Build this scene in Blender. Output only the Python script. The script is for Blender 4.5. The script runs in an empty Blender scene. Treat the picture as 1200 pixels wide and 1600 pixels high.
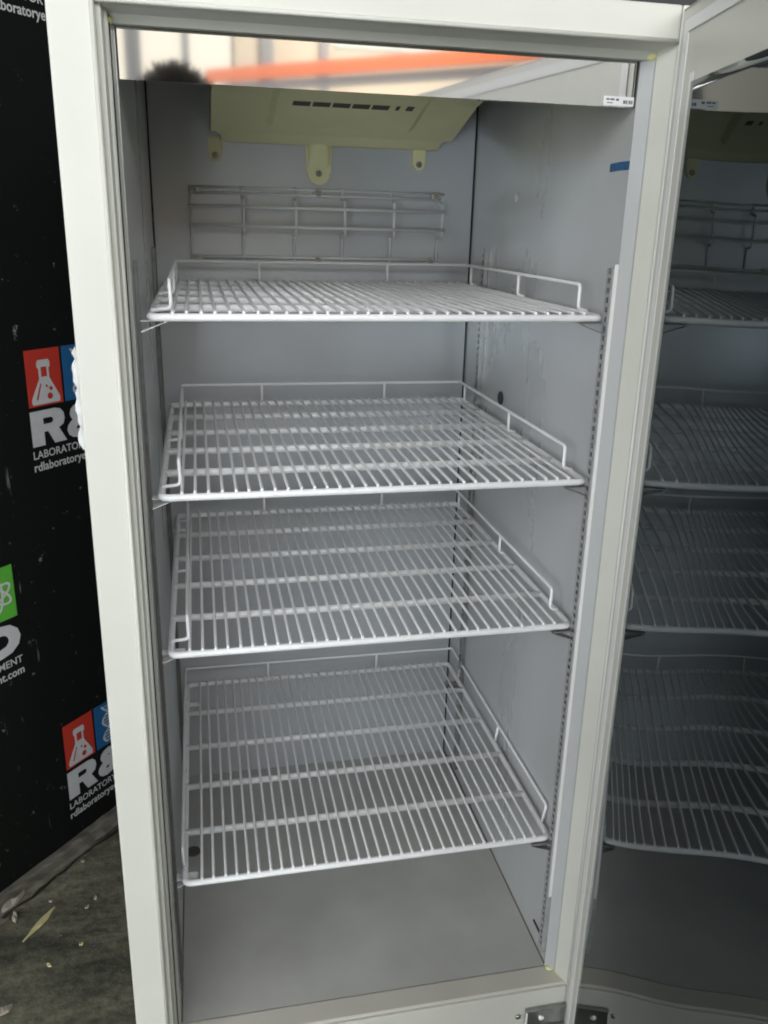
import bpy, bmesh, math, random
from mathutils import Vector, Matrix
R = math.radians
SC = bpy.context.scene
COL = SC.collection
random.seed(7)

# ------------------------------------------------------------------ camera
CAM = Vector((0.0626, -1.1094, 1.5886))
YAW, PITCH, ROLL = R(12.338), R(-18.534), R(1.437)
fw = Vector((math.sin(YAW)*math.cos(PITCH), math.cos(YAW)*math.cos(PITCH), math.sin(PITCH)))
rt0 = Vector((math.cos(YAW), -math.sin(YAW), 0)); up0 = rt0.cross(fw)
rt = math.cos(ROLL)*rt0 + math.sin(ROLL)*up0
up = -math.sin(ROLL)*rt0 + math.cos(ROLL)*up0
cd = bpy.data.cameras.new('camera'); cam = bpy.data.objects.new('camera', cd); COL.objects.link(cam)
cam.matrix_world = Matrix(((rt.x, up.x, -fw.x, CAM.x), (rt.y, up.y, -fw.y, CAM.y), (rt.z, up.z, -fw.z, CAM.z), (0, 0, 0, 1)))
cd.sensor_fit = 'VERTICAL'; cd.sensor_height = 36; cd.lens = 30.16; cd.clip_start = 0.02; cd.clip_end = 200
SC.camera = cam

# ------------------------------------------------------------------ light
W = bpy.data.worlds.new('World'); SC.world = W; W.use_nodes = True
bg = W.node_tree.nodes['Background']; bg.inputs[0].default_value = (0.93, 0.96, 1.0, 1); bg.inputs[1].default_value = 0.08
WINDOW_RADIANCE = 1.1           # lower warehouse windows behind the photographer (seen in the mirror panel)
DOORWAY_RADIANCE = 9.0          # open loading doorway at the left
SKY_RADIANCE = 6.3               # tall upper windows on the left, open to the sky, and added side panes
CLERESTORY_RADIANCE = 6.5        # high windows over the rack
ld = bpy.data.lights.new('wall_fill_light', 'AREA'); lo_ = bpy.data.objects.new('wall_fill_light', ld); COL.objects.link(lo_)
ld.shape = 'RECTANGLE'; ld.size = 1.6; ld.size_y = 0.4; ld.energy = 75; ld.color = (1.0, 0.93, 0.82); ld.spread = R(110)
lo_.location = (1.6, -3.2, 4.0); lo_.rotation_euler = Vector((0, -2.6, -1.3)).to_track_quat('-Z', 'Y').to_euler()   # added fill with no real lamp behind it, brightens the far wall
SC.view_settings.view_transform = 'Standard'; SC.view_settings.look = 'None'
SC.view_settings.gamma = 1; SC.view_settings.exposure = 0.15; SC.view_settings.use_curve_mapping = False
SC.render.engine = 'CYCLES'
SC.cycles.max_bounces = 10; SC.cycles.diffuse_bounces = 5; SC.cycles.glossy_bounces = 6; SC.cycles.transmission_bounces = 8
SC.cycles.caustics_reflective = False; SC.cycles.caustics_refractive = False
SC.cycles.pixel_filter_type = 'BLACKMAN_HARRIS'; SC.cycles.filter_width = 1.9

# ------------------------------------------------------------------ materials
def mat(name, col, rough=0.5, metal=0.0, spec=0.5, noise=0.0, nscale=20.0, bump=0.0, bscale=200.0, coat=0.0, col2=None, stretch=(1, 1, 1)):
    m = bpy.data.materials.new(name); m.use_nodes = True; nt = m.node_tree; b = nt.nodes['Principled BSDF']
    b.inputs['Base Color'].default_value = (*col, 1); b.inputs['Roughness'].default_value = rough
    b.inputs['Metallic'].default_value = metal; b.inputs['Specular IOR Level'].default_value = spec
    b.inputs['Coat Weight'].default_value = coat
    if noise or bump:
        tc = nt.nodes.new('ShaderNodeTexCoord'); mp = nt.nodes.new('ShaderNodeMapping'); mp.inputs['Scale'].default_value = stretch
        nt.links.new(tc.outputs['Object'], mp.inputs[0])
    if noise:
        n = nt.nodes.new('ShaderNodeTexNoise'); n.inputs['Scale'].default_value = nscale; n.inputs['Detail'].default_value = 6
        nt.links.new(mp.outputs[0], n.inputs['Vector'])
        r = nt.nodes.new('ShaderNodeValToRGB'); c2 = col2 or tuple(c*(1-noise) for c in col)
        r.color_ramp.elements[0].position = 0.3; r.color_ramp.elements[1].position = 0.7
        r.color_ramp.elements[0].color = (*c2, 1); r.color_ramp.elements[1].color = (*col, 1)
        nt.links.new(n.outputs['Fac'], r.inputs[0]); nt.links.new(r.outputs[0], b.inputs['Base Color'])
        mr = nt.nodes.new('ShaderNodeMapRange'); mr.inputs[3].default_value = rough*0.85; mr.inputs[4].default_value = min(1, rough*1.2)
        nt.links.new(n.outputs['Fac'], mr.inputs[0]); nt.links.new(mr.outputs[0], b.inputs['Roughness'])
    if bump:
        n2 = nt.nodes.new('ShaderNodeTexNoise'); n2.inputs['Scale'].default_value = bscale; n2.inputs['Detail'].default_value = 4
        nt.links.new(mp.outputs[0], n2.inputs['Vector'])
        bp = nt.nodes.new('ShaderNodeBump'); bp.inputs['Strength'].default_value = bump; bp.inputs['Distance'].default_value = 0.002
        nt.links.new(n2.outputs['Fac'], bp.inputs['Height']); nt.links.new(bp.outputs[0], b.inputs['Normal'])
    return m

def emis(name, col, s):
    m = bpy.data.materials.new(name); m.use_nodes = True; b = m.node_tree.nodes['Principled BSDF']
    b.inputs['Base Color'].default_value = (0, 0, 0, 1); b.inputs['Emission Color'].default_value = (*col, 1); b.inputs['Emission Strength'].default_value = s
    return m

M = {}
M['frame'] = mat('frame_paint', (0.60, 0.59, 0.53), 0.38, noise=0.07, nscale=5, bump=0.05, bscale=90)
M['jamb'] = mat('jamb_plastic', (0.58, 0.58, 0.52), 0.42, noise=0.07, nscale=8)
M['breaker'] = mat('breaker_strip', (0.43, 0.44, 0.44), 0.4, noise=0.05, nscale=8)
M['sill'] = mat('sill_plastic', (0.60, 0.57, 0.50), 0.45, noise=0.10, nscale=7)
M['liner'] = mat('liner_aluminium', (0.56, 0.572, 0.58), 0.28, metal=0.32, noise=0.11, nscale=7, stretch=(1, 1, 0.35))
M['liner_back'] = mat('liner_back', (0.57, 0.59, 0.61), 0.30, metal=0.35, noise=0.09, nscale=6)
M['liner_floor'] = mat('liner_floor', (0.58, 0.575, 0.54), 0.40, metal=0.15, noise=0.18, nscale=7)
M['mirror'] = mat('polished_steel', (0.84, 0.83, 0.82), 0.043, metal=1.0)
M['shell'] = mat('cabinet_paint', (0.72, 0.73, 0.70), 0.45)
M['wire'] = mat('white_epoxy', (0.88, 0.88, 0.88), 0.33, noise=0.05, nscale=40)
M['cream'] = mat('cream_plastic', (0.86, 0.83, 0.50), 0.5, noise=0.10, nscale=9)
M['vent'] = mat('vent_shadow', (0.085, 0.075, 0.06), 0.7)
M['dark'] = mat('dark_void', (0.02, 0.018, 0.016), 0.7)
M['screw'] = mat('screw_steel', (0.35, 0.33, 0.30), 0.35, metal=1.0)
M['washer'] = mat('washer_nylon', (0.62, 0.58, 0.52), 0.5)
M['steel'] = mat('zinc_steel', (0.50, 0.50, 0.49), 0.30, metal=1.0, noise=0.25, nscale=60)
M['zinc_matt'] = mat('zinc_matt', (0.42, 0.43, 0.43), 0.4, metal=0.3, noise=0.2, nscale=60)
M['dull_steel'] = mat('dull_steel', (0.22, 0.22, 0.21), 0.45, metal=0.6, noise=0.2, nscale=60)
M['bright_steel'] = mat('bright_steel', (0.93, 0.92, 0.90), 0.25, metal=0.2)
M['sealant'] = mat('yellow_sealant', (0.68, 0.68, 0.30), 0.5)
M['gasket'] = mat('white_gasket', (0.74, 0.74, 0.72), 0.45)
M['plug'] = mat('black_rubber', (0.035, 0.037, 0.04), 0.6)
M['drain'] = mat('drain_rubber', (0.10, 0.09, 0.08), 0.6)
M['tape'] = mat('blue_tape', (0.035, 0.12, 0.28), 0.55, noise=0.45, nscale=120)
M['paper'] = mat('sticker_paper', (0.78, 0.78, 0.78), 0.5)
M['ink'] = mat('sticker_ink', (0.10, 0.10, 0.12), 0.6)
M['foam'] = mat('white_foam', (0.86, 0.87, 0.88), 0.8, bump=0.3, bscale=120)
M['red'] = mat('print_red', (0.50, 0.035, 0.02), 0.55, noise=0.1, nscale=30)
M['blue'] = mat('print_blue', (0.012, 0.11, 0.28), 0.55, noise=0.1, nscale=30)
M['green'] = mat('print_green', (0.10, 0.42, 0.04), 0.55, noise=0.1, nscale=30)
M['print'] = mat('print_white', (0.56, 0.56, 0.56), 0.55, noise=0.12, nscale=40)
M['ledge'] = mat('ledge_concrete', (0.17, 0.155, 0.125), 0.85, noise=0.55, nscale=14, bump=0.6, bscale=60)
M['leaf'] = mat('dry_leaf', (0.72, 0.64, 0.32), 0.7, noise=0.3, nscale=60)
M['scrap'] = mat('pale_scrap', (0.46, 0.40, 0.33), 0.8, noise=0.3, nscale=50)
M['orange'] = mat('rack_orange', (0.72, 0.17, 0.06), 0.5)
M['post'] = mat('mullion_paint', (0.20, 0.22, 0.25), 0.5)
M['beige'] = mat('warehouse_wall', (0.62, 0.56, 0.47), 0.8, noise=0.1, nscale=3)
M['hair'] = mat('dark_hair', (0.10, 0.085, 0.075), 0.55)
M['skin'] = mat('skin', (0.55, 0.34, 0.25), 0.5)
M['shirt'] = mat('dark_shirt', (0.05, 0.06, 0.08), 0.85)
M['card'] = mat('cardboard', (0.42, 0.30, 0.20), 0.85)

# black printed panel with scuffs
def black_panel_mat():
    m = mat('black_panel', (0.007, 0.008, 0.007), 0.55, spec=0.12); nt = m.node_tree; b = nt.nodes['Principled BSDF']
    tc = nt.nodes.new('ShaderNodeTexCoord')
    def mask(scale, stretch, lo, hi, rot):
        mp = nt.nodes.new('ShaderNodeMapping'); mp.inputs['Scale'].default_value = stretch; mp.inputs['Rotation'].default_value = rot
        n = nt.nodes.new('ShaderNodeTexNoise'); n.inputs['Scale'].default_value = scale; n.inputs['Detail'].default_value = 5; n.inputs['Roughness'].default_value = 0.65
        r = nt.nodes.new('ShaderNodeMapRange'); r.inputs[1].default_value = lo; r.inputs[2].default_value = hi
        nt.links.new(tc.outputs['Object'], mp.inputs[0]); nt.links.new(mp.outputs[0], n.inputs['Vector']); nt.links.new(n.outputs['Fac'], r.inputs[0]); return r.outputs[0]
    a = mask(38, (1, 1, 1), 0.665, 0.72, (0, 0, 0)); c = mask(30, (1.0, 1.0, 0.12), 0.685, 0.75, (0, 0, 0)); d = mask(26, (0.15, 1, 1), 0.675, 0.75, (0, 0.35, 0))
    ad = nt.nodes.new('ShaderNodeMath'); ad.operation = 'ADD'; ad.use_clamp = True; nt.links.new(a, ad.inputs[0]); nt.links.new(c, ad.inputs[1])
    ad2 = nt.nodes.new('ShaderNodeMath'); ad2.operation = 'ADD'; ad2.use_clamp = True; nt.links.new(ad.outputs[0], ad2.inputs[0]); nt.links.new(d, ad2.inputs[1])
    mx = nt.nodes.new('ShaderNodeMixRGB'); mx.inputs[1].default_value = (0.007, 0.008, 0.007, 1); mx.inputs[2].default_value = (0.20, 0.20, 0.19, 1)
    nt.links.new(ad2.outputs[0], mx.inputs[0]); nt.links.new(mx.outputs[0], b.inputs['Base Color'])
    return m
M['black'] = black_panel_mat()

def floor_mat():
    m = mat('stained_concrete', (0.1, 0.1, 0.09), 0.8); nt = m.node_tree; b = nt.nodes['Principled BSDF']
    tc = nt.nodes.new('ShaderNodeTexCoord')
    def noise(s, det, lo, c0, hi, c1):
        n = nt.nodes.new('ShaderNodeTexNoise'); n.inputs['Scale'].default_value = s; n.inputs['Detail'].default_value = det; n.inputs['Roughness'].default_value = 0.7
        nt.links.new(tc.outputs['Object'], n.inputs['Vector']); r = nt.nodes.new('ShaderNodeValToRGB')
        r.color_ramp.elements[0].position = lo; r.color_ramp.elements[0].color = (*c0, 1); r.color_ramp.elements[1].position = hi; r.color_ramp.elements[1].color = (*c1, 1)
        nt.links.new(n.outputs['Fac'], r.inputs[0]); return n, r
    n1, r1 = noise(3.2, 8, 0.38, (0.05, 0.055, 0.04), 0.64, (0.27, 0.25, 0.19))
    n2, r2 = noise(45, 6, 0.3, (0.45, 0.45, 0.42), 0.72, (1.35, 1.35, 1.25))
    mpf = nt.nodes.new('ShaderNodeMapping'); mpf.inputs['Rotation'].default_value = (0, 0, -0.86); mpf.inputs['Scale'].default_value = (0.6, 2.2, 1); nt.links.new(tc.outputs['Object'], mpf.inputs[0]); nt.links.new(mpf.outputs[0], n1.inputs['Vector'])
    mx = nt.nodes.new('ShaderNodeMixRGB'); mx.blend_type = 'MULTIPLY'; mx.inputs[0].default_value = 1
    nt.links.new(r1.outputs[0], mx.inputs[1]); nt.links.new(r2.outputs[0], mx.inputs[2]); nt.links.new(mx.outputs[0], b.inputs['Base Color'])
    bp = nt.nodes.new('ShaderNodeBump'); bp.inputs['Strength'].default_value = 0.7; bp.inputs['Distance'].default_value = 0.006
    nt.links.new(n2.outputs['Fac'], bp.inputs['Height']); nt.links.new(bp.outputs[0], b.inputs['Normal'])
    return m
M['floor'] = floor_mat()

def glass_mat():
    m = bpy.data.materials.new('dark_coated_glass'); m.use_nodes = True; b = m.node_tree.nodes['Principled BSDF']
    b.inputs['Base Color'].default_value = (0.008, 0.014, 0.015, 1); b.inputs['Roughness'].default_value = 0.012
    b.inputs['IOR'].default_value = 1.5; b.inputs['Transmission Weight'].default_value = 0.9
    b.inputs['Specular Tint'].default_value = (0.60, 0.90, 1.0, 1)
    return m
M['glass'] = glass_mat()
M['pale_window'] = emis('pale_window', (0.9, 1.0, 0.88), 1.0)
M['doorway'] = emis('daylight_doorway', (0.82, 0.92, 1.0), DOORWAY_RADIANCE)
M['sky_window'] = emis('sky_window', (0.95, 0.98, 1.0), SKY_RADIANCE)
M['clerestory'] = emis('clerestory_window', (0.95, 0.98, 1.0), CLERESTORY_RADIANCE)
M['window'] = emis('daylight_window', (1.0, 0.93, 0.78), WINDOW_RADIANCE)

# ------------------------------------------------------------------ mesh helpers
def link(name, me, m, parent=None):
    o = bpy.data.objects.new(name, me); COL.objects.link(o)
    if m is not None and not me.materials: me.materials.append(M[m] if isinstance(m, str) else m)
    if parent is not None:
        o.parent = parent
        o.matrix_parent_inverse = Matrix.Translation(-world_loc(parent))
    return o
def world_loc(o):
    return Vector(o.location) if o.parent is None else Vector((0, 0, 0))
def root(name, loc, label, cat, group=None):
    o = bpy.data.objects.new(name, None); COL.objects.link(o); o.location = loc; o.empty_display_size = 0.05
    tag(o, label, cat, group); return o
def tag(o, label=None, cat=None, group=None, kind=None):
    if label: o['label'] = label
    if cat: o['category'] = cat
    if group: o['group'] = group
    if kind: o['kind'] = kind
    return o
def build(name, bm, m, parent=None, smooth=False):
    bmesh.ops.recalc_face_normals(bm, faces=bm.faces)
    me = bpy.data.meshes.new(name); bm.to_mesh(me); bm.free()
    if smooth:
        for p in me.polygons: p.use_smooth = True
    return link(name, me, m, parent)
def box(bm, x0, x1, y0, y1, z0, z1, bev=0.0):
    g = bmesh.ops.create_cube(bm, size=1)
    for v in g['verts']:
        v.co = Vector(((x0+x1)/2+v.co.x*(x1-x0), (y0+y1)/2+v.co.y*(y1-y0), (z0+z1)/2+v.co.z*(z1-z0)))
    if bev:
        es = {e for v in g['verts'] for e in v.link_edges}
        bmesh.ops.bevel(bm, geom=list(es), offset=bev, segments=2, profile=0.6, affect='EDGES')
def boxobj(name, x0, x1, y0, y1, z0, z1, m, parent=None, bev=0.0):
    bm = bmesh.new(); box(bm, x0, x1, y0, y1, z0, z1, bev); return build(name, bm, m, parent)
def prism(bm, pts, ax, lo, hi):
    """closed 2-D outline swept along axis ax ('x': pts=(y,z), 'y': pts=(x,z), 'z': pts=(x,y))"""
    def P(p, t): return {'x': (t, p[0], p[1]), 'y': (p[0], t, p[1]), 'z': (p[0], p[1], t)}[ax]
    a = [bm.verts.new(P(p, lo)) for p in pts]; b = [bm.verts.new(P(p, hi)) for p in pts]; n = len(pts)
    bm.faces.new(a); bm.faces.new(b[::-1])
    for i in range(n): bm.faces.new((a[i], b[i], b[(i+1) % n], a[(i+1) % n]))
def prismobj(name, pts, ax, lo, hi, m, parent=None):
    bm = bmesh.new(); prism(bm, pts, ax, lo, hi); return build(name, bm, m, parent)
def fillet(pts, r, n=4, closed=False):
    pts = [Vector(p) for p in pts]; out = []; N = len(pts)
    for i, p in enumerate(pts):
        if not closed and i in (0, N-1): out.append(p); continue
        a = pts[i-1]-p; b = pts[(i+1) % N]-p; rr = min(r, a.length*0.45, b.length*0.45)
        A = p+a.normalized()*rr; B = p+b.normalized()*rr
        for k in range(n+1):
            t = k/n; out.append(A*(1-t)**2+p*2*t*(1-t)+B*t*t)
    return out
def tube(bm, pts, r, seg=8, closed=False, cap=True):
    pts = [Vector(p) for p in pts]; N = len(pts); rings = []
    T = []
    for i in range(N):
        if closed: t = pts[(i+1) % N]-pts[i-1]
        else: t = pts[min(i+1, N-1)]-pts[max(i-1, 0)]
        T.append(t.normalized())
    ref = Vector((0, 0, 1)) if abs(T[0].z) < 0.9 else Vector((1, 0, 0))
    nrm = (ref-T[0]*ref.dot(T[0])).normalized()
    for i in range(N):
        nrm = (nrm-T[i]*nrm.dot(T[i])).normalized(); bn = T[i].cross(nrm)
        rr = r[i] if isinstance(r, (list, tuple)) else r
        rings.append([bm.verts.new(pts[i]+rr*(math.cos(2*math.pi*k/seg)*nrm+math.sin(2*math.pi*k/seg)*bn)) for k in range(seg)])
    M_ = N if closed else N-1
    for i in range(M_):
        a, b = rings[i], rings[(i+1) % N]
        for k in range(seg): bm.faces.new((a[k], a[(k+1) % seg], b[(k+1) % seg], b[k]))
    if not closed and cap:
        bm.faces.new(rings[0][::-1]); bm.faces.new(rings[-1])
def tubeobj(name, pts, r, m, parent=None, seg=8, closed=False):
    bm = bmesh.new(); tube(bm, pts, r, seg, closed); return build(name, bm, m, parent, True)
def disc(name, c, nrm, r, h, m, parent=None, seg=16, r2=None):
    bm = bmesh.new(); n = Vector(nrm).normalized(); c = Vector(c); r2 = r if r2 is None else r2
    tube(bm, [c, c+n*h*0.6, c+n*h], [r, r, r2], seg); return build(name, bm, m, parent)

# ------------------------------------------------------------------ setting
bm = bmesh.new(); g = bmesh.ops.create_grid(bm, x_segments=2, y_segments=2, size=14)
fl = build('floor', bm, 'floor'); tag(fl, kind='structure')

# black printed wall, standing at an angle behind the refrigerator
WA = Vector((-0.4728, 0.7303, 0)); WT = Vector((0.6496, 0.7603, 0)).normalized(); WN = Vector((WT.y, -WT.x, 0))
def wp(s, z, d): return WA+WT*s+WN*d+Vector((0, 0, z))
wall = root('black_wall', WA, 'black printed panel wall with repeated coloured laboratory logos left of refrigerator', 'wall')
def wallprism(bm, pts, d0, d1):
    a = [bm.verts.new(wp(s, z, d0)) for s, z in pts]; b = [bm.verts.new(wp(s, z, d1)) for s, z in pts]; n = len(pts)
    bm.faces.new(a); bm.faces.new(b[::-1])
    for i in range(n): bm.faces.new((a[i], b[i], b[(i+1) % n], a[(i+1) % n]))
bm = bmesh.new(); wallprism(bm, [(-1.6, 0.0), (4.2, 0.0), (4.2, 2.7), (-1.6, 2.7)], -0.04, 0.0)
build('panel', bm, 'black', wall)

def text_pts(txt, heavy=0.0):
    cu = bpy.data.curves.new('t', 'FONT'); cu.body = txt; cu.offset = heavy; cu.resolution_u = 3
    ob = bpy.data.objects.new('t', cu); COL.objects.link(ob)
    dg = bpy.context.evaluated_depsgraph_get(); me = bpy.data.meshes.new_from_object(ob.evaluated_get(dg))
    vs = [v.co.copy() for v in me.vertices]; fs = [list(p.vertices) for p in me.polygons]
    bpy.data.objects.remove(ob); bpy.data.curves.remove(cu); bpy.data.meshes.remove(me)
    x0 = min(v.x for v in vs); x1 = max(v.x for v in vs); y0 = min(v.y for v in vs); y1 = max(v.y for v in vs)
    return [((v.x-x0)/(x1-x0), (v.y-y0)/(y1-y0)) for v in vs], fs
TXT = {}
def walltext(bm, txt, s0, s1, z0, z1, d, heavy=0.0, slant=0.0):
    if (txt, heavy) not in TXT: TXT[(txt, heavy)] = text_pts(txt, heavy)
    vs, fs = TXT[(txt, heavy)]
    V = [bm.verts.new(wp(s0+(s1-s0)*a+slant*(b)*(z1-z0), z0+(z1-z0)*b, d)) for a, b in vs]
    for f in fs:
        try: bm.faces.new([V[i] for i in f])
        except ValueError: pass
def ell(cx, cy, rx, ry, rot=0, n=18): return [(cx+rx*math.cos(t)*math.cos(rot)-ry*math.sin(t)*math.sin(rot), cy+rx*math.cos(t)*math.sin(rot)+ry*math.sin(t)*math.cos(rot)) for t in [2*math.pi*k/n for k in range(n)]]
def ring(bm, o, i, d):
    a = [bm.verts.new(wp(*p, d)) for p in o]; b = [bm.verts.new(wp(*p, d)) for p in i]; n = len(o)
    for k in range(n): bm.faces.new((a[k], a[(k+1) % n], b[(k+1) % n], b[k]))
def poly(bm, pts, d): bm.faces.new([bm.verts.new(wp(*p, d)) for p in pts])
def logo(s, zt):
    """s, zt = left edge and top of the three colour squares"""
    w, h, st = 0.0965, 0.128, 0.1035
    bm = bmesh.new(); D = 0.0016
    zr1, zr0 = zt-0.1375, zt-0.219
    # heavy block R
    def Rp(px): return [(s-0.002+a*0.098, zr0+b*(zr1-zr0)) for a, b in px]
    ro = Rp([(0, 0), (0, 1), (.72, 1), (.88, .95), (.97, .83), (.99, .66), (.94, .5), (.80, .42), (1.0, 0), (.64, 0), (.47, .38), (.36, .38), (.36, 0)])
    ri = Rp([(.36, .60), (.36, .77), (.58, .77), (.63, .74), (.65, .685), (.63, .63), (.58, .60)])
    o_ = [bm.verts.new(wp(*p, D)) for p in ro]; i_ = [bm.verts.new(wp(*p, D)) for p in ri]
    eo = [bm.edges.new((o_[k], o_[(k+1) % len(o_)])) for k in range(len(o_))]; ei = [bm.edges.new((i_[k], i_[(k+1) % len(i_)])) for k in range(len(i_))]
    bmesh.ops.triangle_fill(bm, edges=eo+ei, use_beauty=True)
    walltext(bm, '&', s+st-0.004, s+st+0.098, zr0, zr1, D, 0.055)
    walltext(bm, 'D', s+2*st-0.002, s+2*st+0.0985, zr0, zr1, D, 0.075)
    walltext(bm, 'LABORATORY EQUIPMENT', s-0.003, s+2*st+w, zt-0.251, zt-0.229, D, 0.012)
    walltext(bm, 'rdlaboratoryequipment.com', s-0.004, s+2*st+w+0.001, zt-0.283, zt-0.256, D, 0.018)
    L = build('printed_logo', bm, 'print', wall)
    for k, c in enumerate(('red', 'blue', 'green')):
        bm = bmesh.new(); wallprism(bm, [(s+k*st, zt-h), (s+k*st+w, zt-h), (s+k*st+w, zt), (s+k*st, zt)], 0.0004, 0.0012)
        build(c+'_square', bm, c, L)
    # flask
    bm = bmesh.new(); cx = s+w/2; b0 = zt-h+0.004
    def F(px): return [(cx+a*0.04, b0+b*0.1) for a, b in px]
    poly(bm, F([(-.95, .0), (.95, .0), (1.0, .06), (.98, .14), (.36, .58), (.36, .80), (.46, .84), (.46, .95), (.36, 1.0), (-.36, 1.0), (-.46, .95), (-.46, .84), (-.36, .80), (-.36, .58), (-.98, .14), (-1.0, .06)]), D)
    build('flask_icon', bm, 'print', L)
    bm = bmesh.new(); d2 = D+0.0004
    poly(bm, F([(-.20, .62), (.20, .62), (.20, .84), (-.20, .84)]), d2)
    for a, b, r in ((.28, .16, .0075), (.40, .33, .0048), (.10, .40, .003)): poly(bm, ell(cx+a*0.04, b0+b*0.1, r, r, 0, 12), d2)
    poly(bm, F([(-.68, .12), (-.58, .10), (-.24, .46), (-.32, .48)]), d2)
    build('flask_cutout', bm, 'red', L)
    # double helix
    bm = bmesh.new(); cx = s+st+w/2
    N = 22
    for sg in (-1, 1):
        for k in range(N):
            q = []
            for kk, e in ((k, -1), (k+1, -1), (k+1, 1), (k, 1)):
                t = kk/N; q.append((cx+sg*0.022*math.sin(t*math.pi*2.3+0.5)+e*0.0032, zt-h+0.008+t*(h-0.016)))
            poly(bm, q, D+0.0001*sg)
    for k in range(13):
        t = (k+.5)/13; a = 0.022*abs(math.sin(t*math.pi*2.3+0.5)); z = zt-h+0.008+t*(h-0.016)
        poly(bm, [(cx-a, z-.0013), (cx+a, z-.0013), (cx+a, z+.0013), (cx-a, z+.0013)], D+0.0003)
    build('helix_icon', bm, 'print', L)
    # atom
    bm = bmesh.new(); cx = s+2*st+w/2; cz = zt-h/2
    for k in range(3):
        ro_ = math.pi*k/3+0.5; ring(bm, ell(cx, cz, .044, .0185, ro_, 30), ell(cx, cz, .038, .0125, ro_, 30), D+0.0002*k)
    poly(bm, ell(cx, cz, .008, .008), D+.0008)
    build('atom_icon', bm, 'print', L)
for s_, z_ in ((0.2405, 1.3055), (0.2345, 0.3546), (-0.159, 0.8344), (0.238, 2.251)): logo(s_, z_)

# concrete lip at the foot of the black wall
bm = bmesh.new()
N = 60
prof = [(0.002, 0.0), (0.002, 0.020), (0.016, 0.018), (0.020, 0.010), (0.040, 0.008), (0.046, 0.0)]
rows = []
for k in range(N+1):
    s = -0.6+1.8*k/N; j = [random.uniform(-.004, .004) for _ in prof]
    rows.append([bm.verts.new(wp(s, max(0.0, z+jj*.4*(z > 0)), d+(jj if i > 1 else 0))) for i, ((d, z), jj) in enumerate(zip(prof, j))])
for k in range(N):
    for i in range(len(prof)-1): bm.faces.new((rows[k][i], rows[k+1][i], rows[k+1][i+1], rows[k][i+1]))
le = build('concrete_ledge', bm, 'ledge'); tag(le, kind='structure')
bm = bmesh.new(); pr_ = None
for k in range(71):
    s = -0.6+1.8*k/70; a = .056+random.uniform(-.004, .004); b = a+.004+.010*abs(math.sin(k*.37+1))*random.uniform(.4, 1)
    q = (bm.verts.new(wp(s, .0012, a)), bm.verts.new(wp(s, .0012, b)))
    if pr_: bm.faces.new((pr_[0], q[0], q[1], pr_[1]))
    pr_ = q
ck = build('floor_crack', bm, 'dark'); ck.parent = fl

# debris on the floor
def scrap(name, c, L, Wd, ang, tip, label, cat, m, h=0.003, n=7, group=None):
    bm = bmesh.new(); c = Vector(c); ca, sa = math.cos(ang), math.sin(ang)
    up_, lo_ = [], []
    for k in range(n):
        t = k/(n-1); wv = Wd*(max(0.10, math.sin(math.pi*(t**tip))))*random.uniform(.8, 1.15)
        for sg, l in ((1, up_), (-1, lo_)):
            x = (t-.5)*L; y = sg*wv/2
            l.append((x*ca-y*sa, x*sa+y*ca, h*(0.4+abs(math.sin(3*t+sg)))))
    out = up_+lo_[::-1]
    top = [bm.verts.new(c+Vector(p)) for p in out]; bot = [bm.verts.new(c+Vector((p[0], p[1], 0.0003))) for p in out]
    bm.faces.new(top); bm.faces.new(bot[::-1])
    for i in range(len(out)): bm.faces.new((top[i], bot[i], bot[(i+1) % len(out)], top[(i+1) % len(out)]))
    bmesh.ops.triangulate(bm, faces=[f for f in bm.faces if len(f.verts) > 4])
    o = build(name, bm, m); o.data.transform(Matrix.Translation(-c)); o.location = c
    tag(o, label, cat, group); return o
scrap('dry_leaf', (-0.366, 0.629, 0), 0.112, 0.018, 1.05, 1.5, 'long pale yellow dry leaf lying on dark floor left of refrigerator', 'leaf', 'leaf')

# ------------------------------------------------------------------ refrigerator
YF = -0.06            # front face of the frame
X0, X1 = -0.013, 0.616  # liner walls
YB = 0.653; ZF = 0.35; ZC = 1.828
FX0, FX1 = -0.029, 0.638; OX0, OX1 = -0.077, 0.688; FT = 1.800; TOP = 1.842
fr = root('refrigerator', (0.30, 0.30, 0), 'white upright laboratory refrigerator with its glass door standing open', 'refrigerator')
# outer shell
bm = bmesh.new()
box(bm, OX0, OX0+0.03, YF+0.012, 0.71, 0.09, TOP-.002); box(bm, OX1-0.03, OX1, YF+0.012, 0.71, 0.09, TOP-.002)
box(bm, OX0+0.03, OX1-0.03, 0.68, 0.71, 0.09, TOP-.002); box(bm, OX0+0.03, OX1-0.03, YF+0.012, 0.68, ZC+0.004, TOP-.002)
box(bm, OX0+0.03, OX1-0.03, YF+0.012, 0.68, 0.09, ZF-0.06)
build('cabinet', bm, 'shell', fr)
# face frame
def stile_pts(o, i): return [(o, 0.205), (o, TOP), (i, TOP), (i, 0.205)]
boxobj('frame_stile', OX0, FX0, YF, YF+0.012, 0.205, TOP, 'frame', fr, 0.003)
boxobj('frame_stile', FX1, OX1, YF, YF+0.012, 0.205, TOP, 'frame', fr, 0.003)
boxobj('frame_header', FX0+.0005, FX1-.0005, YF+.001, YF+0.012, FT, TOP, 'frame', fr, 0.003)
boxobj('frame_sill', FX0+.0005, FX1-.0005, YF+.001, YF+0.012, 0.205, ZF-0.003, 'frame', fr, 0.003)
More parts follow.
